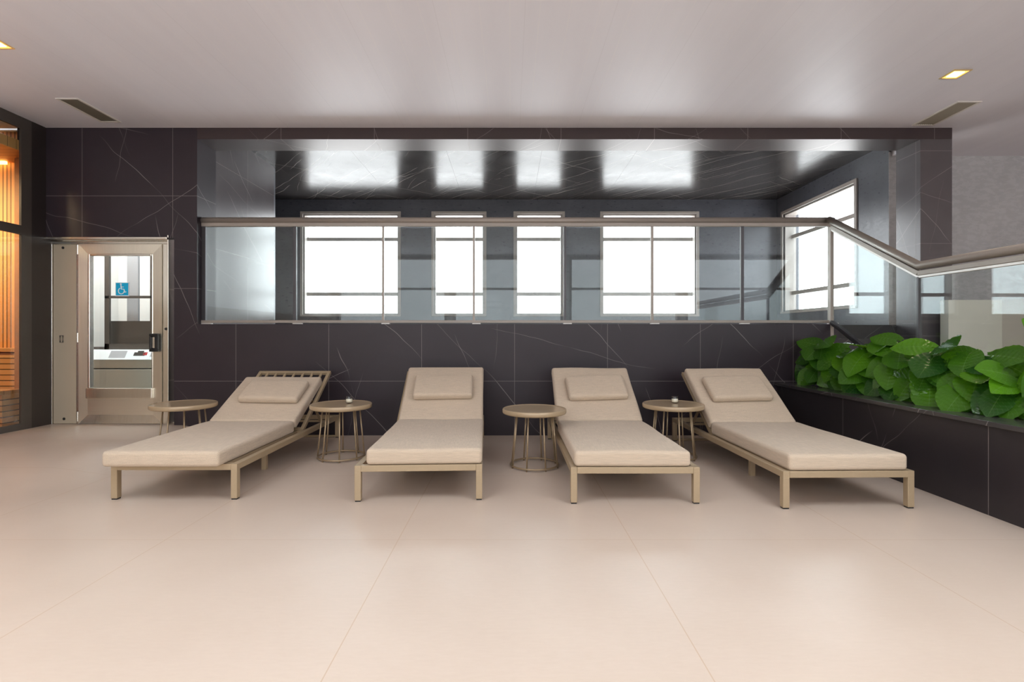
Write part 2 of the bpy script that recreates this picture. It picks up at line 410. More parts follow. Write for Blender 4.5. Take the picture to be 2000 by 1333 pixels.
def tag(o, label, cat, group=None):
    o['label'] = label; o['category'] = cat
    if group: o['group'] = group
    return o
def thing(name, label, cat, loc=(0,0,0), rz=0.0, group=None):
    o = bpy.data.objects.new(name, None); C.objects.link(o); o.empty_display_size = 0.1
    o.location = loc; o.rotation_euler = (0, 0, rz)
    return tag(o, label, cat, group)
def struct(name, mb, mat, parent=None, bevel=0.0, smooth=False):
    o = mb.build(name, mat, parent, smooth, bevel)
    if parent is None: o['kind'] = 'structure'
    return o
def sroot(name, loc=(0,0,0)):
    o = bpy.data.objects.new(name, None); C.objects.link(o); o.location = loc; o['kind'] = 'structure'; return o
def dup(root, loc, rz, label, group=None):
    r = root.copy(); C.objects.link(r); r.location = loc; r.rotation_euler = (0, 0, rz); r['label'] = label
    if group: r['group'] = group
    for ch in list(root.children):
        c_ = ch.copy(); C.objects.link(c_); c_.parent = r
        for gch in list(ch.children):
            d = gch.copy(); C.objects.link(d); d.parent = c_
    return r

# ------------------------------------------------------------------ the setting
# floor with the gentle ramp that rises to the lift door
def floor_h(x, y):
    a = min(1, max(0, (-2.92 - x)/0.50)); b = min(1, max(0, (y-3.1)/1.3))
    a = a*a*(3-2*a)*0.5 + a*0.5; b = b*b*(3-2*b)
    return 0.107*a*b
mb = MB(); nx, ny = 96, 96; x0, x1, y0, y1 = -4.95, 2.82, RY-0.2, 5.60
vs_ = [[mb.bm.verts.new((x0+(x1-x0)*i/nx, y0+(y1-y0)*j/ny, floor_h(x0+(x1-x0)*i/nx, y0+(y1-y0)*j/ny))) for j in range(ny+1)] for i in range(nx+1)]
for i in range(nx):
    for j in range(ny): mb.bm.faces.new((vs_[i][j], vs_[i+1][j], vs_[i+1][j+1], vs_[i][j+1]))
struct('floor', mb, M['floor'], smooth=True)

# ceiling: main slab, leaving the alcove its own higher ceiling
mb = MB(); mb.box(-8.3, 8.3, RL1, D+0.02, CEIL, CEIL+0.4); mb.box(-8.3, 8.3, RY-0.3, RL0, CEIL, CEIL+0.4)
_x = [-8.3] + [q for ab in ADDED_ROOFLIGHTS for q in ab] + [8.3]
for i in range(0, len(_x), 2): mb.box(_x[i], _x[i+1], RL0, RL1, CEIL, CEIL+0.4)
mb.box(4.605, 8.3, D+0.02, 6.5, CEIL, CEIL+0.4)
struct('ceiling', mb, M['ceiling'])
mb = MB(); mb.box(AL-0.3, 4.605, 5.66, AB+0.4, ACEIL, ACEIL+0.25)
struct('ceiling_alcove', mb, M['alcove_stone'])

for k, (a_, b_) in enumerate(ADDED_ROOFLIGHTS):
    rl = sroot('window_%d' % (k+11))  # invented roof openings above the view, added for fill daylight
    mb = MB()
    for y_ in (RL0, (RL0+RL1)/2-0.03, RL1-0.06): mb.box(a_+0.06, b_-0.06, y_, y_+0.06, CEIL+0.2, CEIL+0.3)
    for x_ in (a_, b_-0.06): mb.box(x_, x_+0.06, RL0, RL1, CEIL+0.2, CEIL+0.3)
    mb.build('window_frame', M['win_frame'], rl)
    mb = MB(); mb.box(a_+0.06, b_-0.06, RL0+0.06, RL1-0.06, CEIL+0.25, CEIL+0.252); mb.build('pane', M['window_glass'], rl)

# tiled wall: left section round the lift door, low wall, lintel, pier
DX0, DX1 = PX(103, 5.41), PX(340, D)
DZ1 = PZ(465, D)
mb = MB(); mb.box(LW-0.3, DX1, D, D+0.10, DZ1, CEIL+0.02); mb.box(DX1, AL, D, D+0.34, -0.05, CEIL+0.02)
struct('wall_back', mb, M['tile_left'])
mb = MB(); mb.box(AL, 3.42, D, D+0.34, -0.05, DECK)
struct('wall_back_lower', mb, M['tile_low'])
mb = MB(); mb.box(AL, 4.605, D, D+0.34, PZ(272, D), CEIL+0.35)
struct('wall_back_lintel', mb, M['tile_top'], bevel=0.003)
mb = MB(); mb.box(4.275, 4.605, D+0.001, D+0.34, LAND-0.1, PZ(272, D)+0.002)
struct('wall_back_pier', mb, M['tile_pier'], bevel=0.003)
mb = MB(); mb.box(AL-0.10, AL, D+0.34, 7.065, -0.05, ACEIL+0.02)
struct('wall_left_alcove', mb, M['tile_pier'])
mb = MB(); mb.box(AL-1.6, AL-0.02, 7.065, 7.15, -0.05, ACEIL+0.2); mb.box(AL-1.7, AL-1.6, 7.065, AB+0.3, -0.05, ACEIL+0.2)
struct('wall_left_recess', mb, M['plaster'])
mb = MB(); mb.box(AL-1.7, AL-0.3, 7.065, AB+0.4, ACEIL, ACEIL+0.25); struct('ceiling_recess', mb, M['alcove_stone'])
# alcove deck
mb = MB(); mb.box(AL-0.1, 4.57, D+0.36, AB+0.3, 0.9, DECK-0.01); mb.box(AL-1.7, AL-0.1, 7.16, AB+0.3, 0.9, DECK-0.01)
struct('floor_deck', mb, M['floor'])

# window wall of the alcove, four openings
xs = [AL-1.75]
for a_, b_ in BACKWINS: xs += [PX(a_, AB), PX(b_, AB)]
xs.append(AR+0.3)
mb = MB()
for i in range(0, len(xs), 2): mb.box(xs[i], xs[i+1], AB, AB+0.26, DECK-0.1, ACEIL+0.05)
for i in range(1, len(xs)-1, 2):
    mb.box(xs[i], xs[i+1], AB, AB+0.26, DECK-0.1, WZ0); mb.box(xs[i], xs[i+1], AB, AB+0.26, WZ1, ACEIL+0.05)
struct('wall_far', mb, M['plaster'])
def window(name, axis, c0, c1, z0, z1, plane, outward, mull, trim=0.045):
    """frame (architrave, jambs, mullions) and panes of one window; axis 0: lies along x, axis 1: along y"""
    r = sroot(name)
    def bx(m, a0, a1, d0, d1, za, zb):
        d0, d1 = sorted((plane+d0*outward, plane+d1*outward))
        if axis == 0: m.box(a0, a1, d0, d1, za, zb)
        else: m.box(d0, d1, a0, a1, za, zb)
    t = trim; f = MB()
    bx(f, c0-t, c0, -0.018, 0.02, z0-t*0.3, z1+t); bx(f, c1, c1+t, -0.018, 0.02, z0-t*0.3, z1+t)
    bx(f, c0, c1, -0.018, 0.02, z1, z1+t); bx(f, c0-t, c1+t, -0.03, 0.02, z0-0.03, z0)
    j = 0.022
    bx(f, c0, c0+j, 0.02, 0.20, z0, z1); bx(f, c1-j, c1, 0.02, 0.20, z0, z1); bx(f, c0+j, c1-j, 0.02, 0.20, z1-j, z1); bx(f, c0+j, c1-j, 0.02, 0.20, z0, z0+j)
    f.build('window_frame', M['win_frame'], r, bevel=0.003)
    b = MB()
    for z in mull: bx(b, c0+j, c1-j, 0.13, 0.18, z-0.03, z+0.03)
    b.build('mullion', M['win_frame'], r)
    gl = MB(); bx(gl, c0+j, c1-j, 0.155, 0.156, z0+j, z1-j); gl.build('pane', M['window_glass'], r)
    return r
for k, (a_, b_) in enumerate(BACKWINS):
    window('window_%d' % (k+1), 0, PX(a_, AB), PX(b_, AB), WZ0, WZ1, AB, 1, (PZ(468, AB+0.15), PZ(575, AB+0.15)))
# right alcove wall with its window, and the wall that returns to the right
mb = MB(); T = 0.26
mb.box(AR, AR+T, 6.18, 6.78, DECK-0.6, ACEIL+0.05); mb.box(AR, AR+T, 8.56, AB+0.1, DECK-0.3, ACEIL+0.05)
mb.box(AR, AR+T, 6.78, 8.56, DECK-0.3, 1.43); mb.box(AR, AR+T, 6.78, 8.56, 3.06, ACEIL+0.05)
struct('wall_right_alcove', mb, M['plaster'])
window('window_5', 1, 6.78, 8.56, 1.43, 3.06, AR, 1, (2.68, 1.743), trim=0.05)
mb = MB(); mb.box(AR+0.001, 8.3, 6.175, 6.44, 0.3, CEIL+0.05)
struct('wall_right_return', mb, M['plaster_right'])
mb = MB(); mb.box(8.0, 8.25, RY-0.2, 6.3, 0.3, CEIL+0.05)
struct('wall_right', mb, M['pink_wall'])
# landing beyond the planter, stair, cream partition
mb = MB(); mb.box(3.40, 8.1, RY-0.1, 6.3, 0.3, LAND)
struct('floor_landing', mb, M['floor'])
mb = MB()
rise, go = (DECK-LAND)/4, 0.28
for k in range(4):
    ztop = DECK - rise*k
    mb.box(3.42, 4.40, 5.67-go*(k), 5.67-go*(k)+go+0.02, LAND-0.01, ztop - (0.002 if k == 0 else 0)) if k else mb.box(3.42, 4.40, 5.672, 5.69, LAND-0.01, ztop-0.002)
st_ = mb.build('stair_flight', M['cap_stone'], bevel=0.004); st_['kind'] = 'structure'
mb = MB(); mb.box(4.42, 4.96, 5.16, 5.26, LAND-0.01, 1.40)
struct('wall_right_partition', mb, M['cream'])
mb = MB(); mb.box(4.96, 5.06, 2.0, 5.26, LAND-0.01, 1.40)
struct('wall_right_parapet', mb, M['pink_wall'])
# planter: front wall, cap, trough
mb = MB(); mb.box(2.78, 2.96, RY-0.1, D-0.001, -0.02, LAND-0.03)
struct('wall_right_planter', mb, M['tile_planter'])
mb = MB(); mb.box(2.96, 3.40, RY-0.1, D-0.001, -0.02, 0.36)
struct('floor_planter', mb, M['soil'])
mb = MB(); mb.box(2.75, 2.98, RY-0.1, D-0.002, LAND-0.03, LAND); mb.box(3.29, 3.42, RY-0.1, D-0.002, 0.30, LAND)
struct('trim_1', mb, M['cap_stone'], bevel=0.003)
mb = MB(); n_ = 60
rows = [[mb.bm.verts.new((2.96+0.34*i/8, 0.4+4.92*j/n_, 0.50+random.uniform(-0.012, 0.014))) for j in range(n_+1)] for i in range(9)]
for i in range(8):
    for j in range(n_): mb.bm.faces.new((rows[i][j], rows[i+1][j], rows[i+1][j+1], rows[i][j+1]))
so = mb.build('planter_soil', M['soil']); tag(so, 'brown bark soil filling the dark stone planter', 'soil'); so['kind'] = 'stuff'

# rear wall behind the camera with its big windows
mb = MB(); xs = [-8.3]
for a_, b_ in REARWINS: xs += [a_, b_]
xs.append(8.3)
for i in range(0, len(xs), 2): mb.box(xs[i], xs[i+1], RY-0.26, RY, -0.1, CEIL+0.05)
for i in range(1, len(xs)-1, 2):
    mb.box(xs[i], xs[i+1], RY-0.26, RY, -0.1, RW0); mb.box(xs[i], xs[i+1], RY-0.26, RY, RW1, CEIL+0.05)
struct('wall_rear', mb, M['white'])
for k, (a_, b_) in enumerate(REARWINS):
    window('window_%d' % (k+6), 0, a_, b_, RW0, RW1, RY, -1, (2.3,))

# left side: solid wall near the camera, sauna glazing, dark pillar, sauna room
GY = 4.72
mb = MB(); mb.box(LW-0.2, LW, RY-0.1, GY, -0.1, CEIL+0.05)
struct('wall_left', mb, M['bright_white'])
mb = MB(); mb.box(LW-0.005, LW+0.012, RY, GY, 0.02, 1.5)
struct('trim_2', mb, M['panelling'])
gy0, gy1 = GY, 5.17
r = sroot('window_10')
f = MB(); fy = 5.06; fd = LW-0.022
f.box(fd, LW, fy, gy1, -0.02, CEIL); f.box(fd, LW, gy0, gy0+0.06, -0.02, CEIL)
for ya, yb_ in ((gy0+0.06, fy),):
    for za, zb in ((3.09, CEIL), (2.04, 2.13), (-0.02, 0.17)): f.box(fd, LW, ya, yb_, za, zb)
f.build('window_frame', M['sauna_frame'], r)
gl = MB(); gl.box(LW-0.012, LW-0.010, gy0+0.05, gy1-0.05, 0.1, 3.15); gl.build('pane', M['glass'], r)
mb = MB(); mb.box(LW-0.03, LW, gy1, D+0.001, -0.02, CEIL+0.02); mb.box(LW-0.03, LW, D, 5.43, -0.02, DZ1+0.02)
struct('wall_left_pillar', mb, M['dark_pillar'])
SY = 5.43; SC_ = PZ(318, SY)
mb = MB(); mb.box(-8.2, LW-0.031, SY, SY+0.02, -0.05, 3.25)
struct('wall_sauna_back', mb, M['sauna_slats'])
mb = MB(); mb.box(-5.11, LW-0.032, 5.28, SY-0.001, 0.05, SC_)
struct('wall_sauna_right', mb, M['sauna_dark'])
mb = MB(); mb.box(-8.2, -8.1, 1.1, SY, -0.05, 3.2); mb.box(-8.1, LW-0.201, 1.1, 1.2, -0.05, 3.2)
struct('wall_sauna_left', mb, M['sauna_planks'])
mb = MB(); mb.box(-8.1, LW-0.03, 1.2, SY, SC_, SC_+0.1)
struct('ceiling_sauna', mb, M['sauna_planks'])
mb = MB(); mb.box(-8.1, LW-0.025, 1.2, SY, -0.1, 0.05)
struct('floor_sauna', mb, M['sauna_planks'])
b1 = thing('sauna_bench', 'upper slatted wooden sauna bench against the back wall behind the glass', 'bench', (-6.4, 5.38, 0.05), group='sauna benches')
mb = MB(); mb.box(-1.25, 1.285, -0.06, 0.045, 0.0, 0.82); mb.build('bench_front', M['sauna_bench'], b1, bevel=0.004)
mb = MB(); mb.box(-1.25, 1.285, -0.08, 0.045, 0.82, 0.86); mb.build('seat', M['sauna_planks'], b1, bevel=0.004)
b2 = thing('sauna_bench', 'low wooden step bench in front of the upper sauna bench', 'bench', (-6.4, 5.10, 0.05), group='sauna benches')
mb = MB(); mb.box(-1.25, 1.36, -0.02, 0.195, 0.0, 0.40); mb.build('bench_front', M['sauna_bench'], b2, bevel=0.004)
mb = MB(); mb.box(-1.25, 1.36, -0.04, 0.195, 0.40, 0.44); mb.build('seat', M['sauna_planks'], b2, bevel=0.004)
mb = MB(); mb.box(-7.8, -5.3, 5.37, 5.40, SC_-0.03, SC_); ls = mb.build('light_strip', M['lamp_strip']); tag(ls, 'warm light strip along the sauna ceiling edge', 'light')
sl_ = area('sauna_light', (-5.85, 4.25, SC_-0.12), (R(52), 0, 0), 0.8, 0.25, 34, (1.0, 0.70, 0.40)); sl_.data.spread = R(95)

# ------------------------------------------------------------------ lift door and lift behind it
DY = 5.42
def dx(p): return PX(p, DY)
def dz(p): return PZ(p, DY)
F0 = 0.105
door = sroot('door_1')
mb = MB(); mb.box(dx(103), dx(106.5), DY-0.03, DY+0.05, F0, dz(474)); mb.box(dx(322.5), dx(338.5), DY-0.035, DY+0.05, F0, dz(478)); mb.box(dx(103), dx(338.5), DY-0.04, DY+0.05, dz(478), dz(470))
mb.box(dx(338.5), dx(341), DY-0.10, DY+0.05, F0-0.02, dz(463))
mb.build('door_frame', M['steel_pale'], door, bevel=0.003)
mb = MB(); mb.box(dx(84), dx(341), D-0.035, D+0.0, PZ(468, D-.03), PZ(463, D-.03)); mb.build('top_bar', M['steel_pale'], door, bevel=0.006)
mb = MB(); mb.box(dx(107), dx(152.5), DY-0.02, DY+0.03, F0+0.005, dz(478.5)); sp = mb.build('side_panel', M['steel_sheet'], door, bevel=0.004)
for px_, py_ in ((126.5, 485), (128.5, 818)):
    q = MB(); q.tube([(dx(px_), DY-0.024, dz(py_)), (dx(px_), DY-0.005, dz(py_))], 0.014, 14); q.build('screw_cap', M['black'], sp)
q = MB(); q.tube([(dx(122), DY-0.03, dz(656)), (dx(122), DY-0.03, dz(669)), (dx(127.5), DY-0.03, dz(669)), (dx(127.5), DY-0.03, dz(656))], 0.006, 8, closed=True); q.build('finger_pull', M['sauna_frame'], sp)
mb = MB(); mb.box(dx(153), dx(159), DY-0.03, DY+0.03, F0+0.005, dz(478.5)); hp = mb.build('hinge_post', M['steel_pale'], door, bevel=0.006)
for zc in (489, 660, 813):
    q = MB(); q.tube([(dx(157.5), DY-0.037, dz(zc+9)), (dx(157.5), DY-0.037, dz(zc-9))], 0.010, 10); q.build('hinge', M['steel_pale'], hp)
# leaf: four mitred rails, raised kick band, flat kick panel
leaf = MB(); yo, yi, yb = DY-0.040, DY-0.031, DY+0.02
ox0, ox1, oz0, oz1 = dx(159.5), dx(321.5), F0+0.008, dz(478.5)
ix0, ix1, iz1 = dx(176), dx(303), dz(497)
bz0, bz1 = dz(810), dz(778)
def quadbox(m, pts, depth):     # outer/inner polygon facing the room, sloped
    A = [m.bm.verts.new(p) for p in pts]; B = [m.bm.verts.new((p[0], depth, p[2])) for p in pts]
    m.bm.faces.new(A); m.bm.faces.new(B[::-1])
    for i in range(4): m.bm.faces.new((A[i], A[(i+1) % 4], B[(i+1) % 4], B[i]))
quadbox(leaf, [(ox0, yo, oz0), (ix0, yi, bz0), (ix0, yi, iz1), (ox0, yo, oz1)], yb)
quadbox(leaf, [(ox1, yo, oz0), (ix1, yi, bz0), (ix1, yi, iz1), (ox1, yo, oz1)], yb)
quadbox(leaf, [(ox0, yo, oz1), (ox1, yo, oz1), (ix1, yi, iz1), (ix0, yi, iz1)], yb)
lf = leaf.build('leaf_frame', M['steel'], door)
mb = MB(); quadbox(mb, [(ox0, yo, oz0), (ox1, yo, oz0), (ix1, yi, bz0), (ix0, yi, bz0)], yb); mb.build('bottom_rail', M['steel_pale'], door)
mb = MB(); mb.box(ix0, ix1, yi, yb, bz0, bz1); mb.build('kick_panel', M['steel_h'], door)
mb = MB(); mb.box(dx(175), dx(303.5), DY-0.055, yb, bz1, dz(758)); mb.build('glazing_sill', M['steel_pale'], door, bevel=0.008)
mb = MB(); mb.box(ix0, dx(180.5), DY-0.035, yb, dz(758), iz1); mb.box(dx(300), ix1, DY-0.035, yb, dz(758), iz1); mb.box(dx(180.5), dx(300), DY-0.035, yb, dz(501), iz1)
mb.build('glazing_bead', M['steel_pale'], door, bevel=0.006)
mb = MB(); mb.box(dx(179), dx(301), DY-0.005, DY-0.003, dz(759), dz(500)); mb.build('glass_pane', M['glass'], door)
mb = MB(); hy = DY-0.075
mb.box(dx(300.5), dx(317.5), hy, DY-0.045, dz(657), dz(652)); mb.box(dx(300.5), dx(317.5), hy, DY-0.045, dz(687), dz(682))
mb.box(dx(300.5), dx(304), hy, DY-0.045, dz(682), dz(657)); mb.box(dx(311), dx(317.5), hy, DY-0.045, dz(682), dz(657)); mb.box(dx(303), dx(312), DY-0.055, DY-0.04, dz(683), dz(656))
mb.build('pull_handle', M['black'], door, bevel=0.004)
mb = MB(); mb.tube([(dx(329), DY-0.042, dz(643)), (dx(329), DY-0.03, dz(643))], 0.014, 14); mb.build('bolt_cap', M['black'], door)
mb = MB()
for zc in (658, 667): mb.tube([(dx(333), DY-0.055, dz(zc)), (dx(333), DY-0.03, dz(zc))], 0.013, 14)
mb.build('lock_cylinder', M['steel_pale'], door, smooth=False)
mb = MB(); mb.box(dx(304.5), dx(310.5), DY-0.058, DY-0.05, dz(680), dz(659)); mb.build('handle_plate', M['steel_pale'], door)
# blue wheelchair sign stuck on the pane
sg = thing('accessibility_sign', 'blue wheelchair sign stuck on the lift door glass', 'sign', (dx(240), DY-0.006, dz(579)))
sw, sh = 0.142, 0.145
mb = MB(); mb.box(-sw/2, sw/2, -0.004, 0.0, 0, sh); mb.build('sign_panel', M['sign_blue'], sg, bevel=0.001)
mb = MB(); e = 0.005
mb.box(-sw/2, sw/2, -0.0055, -0.004, 0, e*1.6); mb.box(-sw/2, sw/2, -0.0055, -0.004, sh-e, sh); mb.box(-sw/2, -sw/2+e, -0.0055, -0.004, e*1.6, sh-e); mb.box(sw/2-e, sw/2, -0.0055, -0.004, e*1.6, sh-e)
mb.build('sign_border', M['sign_white'], sg)
sy_ = MB(); yy = -0.006; u = 0.0052
sy_.tube([(-0.012, yy-.003, 0.127), (-0.012, yy+.002, 0.127)], 0.0085, 16)
sy_.tube([(-0.011, yy, 0.117), (-0.008, yy, 0.075)], u, 8)
sy_.tube([(-0.009, yy, 0.097), (0.018, yy, 0.097)], u*0.8, 8)
sy_.tube([(-0.008, yy, 0.075), (0.020, yy, 0.073), (0.033, yy, 0.040), (0.046, yy, 0.046)], u, 8)
cx_, cz_, rr_ = -0.008, 0.055, 0.031
sy_.tube([(cx_+rr_*math.cos(R(q)), yy, cz_+rr_*math.sin(R(q))) for q in range(115, 371, 15)], u*0.9, 8)
sy_.build('wheelchair_symbol', M['sign_white'], sg)
# lift enclosure
LX0, LX1, LY1 = -5.36, AL-0.10, 7.06
mb = MB(); mb.box(LX0-0.05, LX0, 5.45, LY1, -0.05, 3.3); mb.box(LX0, LX1, LY1-0.05, LY1+0.05, -0.05, 3.3)
struct('wall_lift', mb, M['white'])
mb = MB(); mb.box(LX0-0.05, LX1+0.02, D+0.05, LY1, 3.2, 3.3); struct('ceiling_lift', mb, M['white'])
mb = MB(); mb.box(LX0-0.05, LX1, 5.40, LY1, -0.05, F0-0.005); struct('floor_lift', mb, M['console'])
lft = thing('lift_platform', 'steel wheelchair lift platform with white console behind the glass door', 'lift', (-4.75, 6.6, F0-0.005))
ly = 6.10   # face of the console
def lx(p, Y=ly): return PX(p, Y) + 4.75
def lz(p, Y=ly): return PZ(p, Y) - F0 + 0.005
def pr(m, pts, x0, x1): m.prism([(a-6.6, b) for a, b in pts], 0, x0, x1)
mb = MB(); mb.box(lx(150), lx(318), ly-6.6, ly-6.6+0.4, 0, lz(722)); mb.box(lx(150), lx(318), ly-6.6+0.02, ly-6.6+0.4, lz(720), lz(703)); mb.build('console_body', M['console'], lft, bevel=0.004)
mb = MB(); pr(mb, [(ly-0.01, lz(703)), (ly+0.06, lz(684)), (ly+0.40, lz(684)), (ly+0.40, lz(703))], lx(150), lx(318)); con = mb.build('control_panel', M['sign_white'], lft, bevel=0.003)
def on_panel(m, a, b, t0, t1):
    y0_, z0_ = ly-6.6-0.012+0.07*t0, lz(703)+(lz(684)-lz(703))*t0; y1_, z1_ = ly-6.6-0.012+0.07*t1, lz(703)+(lz(684)-lz(703))*t1
    m.prism([(y0_, z0_), (y1_, z1_), (y1_+0.004, z1_-0.001), (y0_+0.004, z0_-0.001)], 0, a, b)
mb = MB(); on_panel(mb, lx(211), lx(243), 0.2, 0.9); mb.build('display', M['grey'], con)
mb = MB(); on_panel(mb, lx(258), lx(280), 0.4, 0.75); on_panel(mb, lx(264), lx(276), 0.75, 0.9); mb.build('black_control', M['black'], con)
mb = MB(); on_panel(mb, lx(276), lx(284), 0.45, 0.75); mb.build('red_button', M['red'], con)
mb = MB(); on_panel(mb, lx(291), lx(296), 0.3, 0.7); mb.build('key_switch', M['grey'], con)
# glazed screen above the console
mb = MB(); sy0 = 0.16+ly-6.6
Ys = ly+0.16
def sx_(p): return lx(p, Ys)
def sz_(p): return lz(p, Ys)
for a_, b_, c_, d_ in ((204, 213, 690, 470), (293, 299, 690, 470), (204, 299, 690, 672), (204, 299, 583, 578)): mb.box(sx_(a_), sx_(b_), sy0, sy0+0.03, sz_(c_), sz_(d_))
mb.box(sx_(150), sx_(204), sy0, sy0+0.03, sz_(683), sz_(678))
scr = mb.build('screen_frame', M['sauna_frame'], lft)
mb = MB(); mb.box(sx_(236), sx_(258), sy0+0.10, sy0+0.13, sz_(680), sz_(470)); mb.build('mast', M['grey'], lft)
mb = MB(); mb.box(sx_(205), sx_(299), sy0+0.08, sy0+0.10, sz_(690), sz_(627)); mb.build('lower_screen', M['sauna_frame'], lft)
mb = MB(); mb.box(-0.5, 0.5, -0.9, -0.5, 3.2-F0-0.035, 3.2-F0+0.005)
lp = mb.build('ceiling_light', M['lamp_cool']); lp.location = (-4.5, 6.85, F0-0.005); tag(lp, 'white light panel on the lift shaft ceiling above the steel door', 'light')
area('lift_light', (-4.5, 5.85, 3.15), (0, 0, 0), 1.0, 0.5, 75, (0.97, 0.98, 1.0))

# ------------------------------------------------------------------ balustrades
BY = 5.42
def bxp(p): return PX(p, BY)
def bzp(p): return PZ(p, BY)
bal = thing('glass_balustrade', 'long frameless glass balustrade with taupe handrail on top of the low black wall', 'balustrade', (0, BY, DECK))
def bl(m, a, b, y0, y1, z0, z1): m.box(a, b, y0, y1, z0-DECK, z1-DECK)
mb = MB(); mb.tube([(bxp(393), 0, bzp(431)-DECK), (bxp(1628), 0, bzp(431)-DECK)], 0.034, 16, sq=1.0)
hr = mb.build('handrail', M['rail'], bal, smooth=True)
mb = MB(); bl(mb, bxp(393), bxp(1624), -0.018, 0.018, bzp(443), bzp(436)); mb.build('top_channel', M['rail'], bal, bevel=0.003)
mb = MB(); bl(mb, bxp(393), bxp(1624), -0.022, 0.022, bzp(631.5), bzp(626)); mb.build('bottom_channel', M['rail'], bal, bevel=0.003)
posts = [(395, 403, 'rail_dark'), (573.5, 579.5, 'rail_dark'), (746.5, 750.5, 'rail'), (923.5, 927.5, 'rail'), (1101, 1105.5, 'rail_dark'), (1271, 1276, 'rail'), (1446, 1452, 'rail_dark'), (1618, 1625, 'rail')]
for a_, b_, m_ in posts:
    mb = MB(); bl(mb, bxp(a_), bxp(b_), -0.016, 0.016, bzp(628), bzp(440)); mb.build('post', M[m_], bal, bevel=0.002)
    mb = MB(); bl(mb, bxp(a_)-0.005, bxp(b_)+0.06, -0.02, 0.02, DECK-0.001, bzp(631)); mb.build('foot_clamp', M['rail_pale'], bal, bevel=0.002)
mb = MB(); bl(mb, bxp(385.5), bxp(395), -0.02, 0.02, bzp(634), bzp(424)); mb.build('end_bracket', M['rail_dark'], bal, bevel=0.003)
for (a0, a1, _), (c0, c1, _2) in zip(posts, posts[1:]):
    mb = MB(); bl(mb, bxp(a1)-0.002, bxp(c0)+0.002, -0.005, 0.005, bzp(627), bzp(441)); mb.build('glass_panel', M['glass'], bal)
# stair balustrade: sloping section then the level one along the planter
SXB = 3.35
P0 = Vector((SXB, 5.33, 2.235)); P1 = Vector((SXB, 4.19, 1.615)); P2 = Vector((SXB+0.05, 1.6, 1.615))
sb = thing('stair_balustrade', 'glass stair balustrade with sloping taupe handrail rising behind the planter', 'balustrade', (SXB, 4.19, LAND))
o_ = Vector((SXB, 4.19, LAND))
mb = MB(); mb.tube([P0-o_+Vector((-0.01, 0.03, 0.02)), P1-o_, P2-o_], 0.034, 16); mb.build('handrail', M['rail'], sb, smooth=True)
dn = Vector((0, 0, -0.062))
mb = MB(); mb.bar(P0-o_+dn, P1-o_+dn, 0.036, 0.04); mb.bar(P1-o_+dn, P2-o_+dn, 0.036, 0.04); mb.build('top_channel', M['rail'], sb, bevel=0.003)
dn2 = Vector((0, 0, -0.092))
mb = MB(); mb.bar(P0-o_+dn2, P1-o_+dn2, 0.028, 0.02); mb.bar(P1-o_+dn2, P2-o_+dn2, 0.028, 0.02); mb.build('glazing_strip', M['rail_pale'], sb, bevel=0.002)
B0 = Vector((SXB, 5.33, 1.18)); B1 = Vector((SXB, 4.19, LAND+0.03)); B2 = Vector((SXB+0.05, 1.6, LAND+0.03))
mb = MB(); mb.bar(B0-o_, B1-o_, 0.04, 0.04); mb.bar(B1-o_, B2-o_, 0.04, 0.05); mb.build('bottom_channel', M['rail_dark'], sb, bevel=0.003)
def pane(a, b, c, d, name):
    m = MB(); pts = [a-o_, b-o_, c-o_, d-o_]; t = Vector((0.004, 0, 0))
    A = [m.bm.verts.new(p-t) for p in pts]; B = [m.bm.verts.new(p+t) for p in pts]
    m.bm.faces.new(A); m.bm.faces.new(B[::-1])
    for i in range(4): m.bm.faces.new((A[i], A[(i+1) % 4], B[(i+1) % 4], B[i]))
    m.build(name, M['glass'], sb)
g0 = Vector((0, -0.02, 0)); g1 = Vector((0, 0.012, 0))
pane(B0+g0, B1+g1, P1+g1+dn2, P0+g0+dn2, 'glass_panel')
pane(B1-g1*1.0, B2, P2+dn2, P1-g1+dn2, 'glass_panel')
mb = MB(); mb.bar(B1-o_, P1-o_+dn2, 0.03, 0.022, up=(0, 1, 0)); mb.build('post', M['rail_dark'], sb, bevel=0.002)
mb = MB(); mb.bar(Vector((SXB, 5.335, 0.56))-o_, P0-o_+dn+Vector((0, .005, 0)), 0.034, 0.03, up=(0, 1, 0)); mb.build('end_post', M['rail'], sb, bevel=0.002)

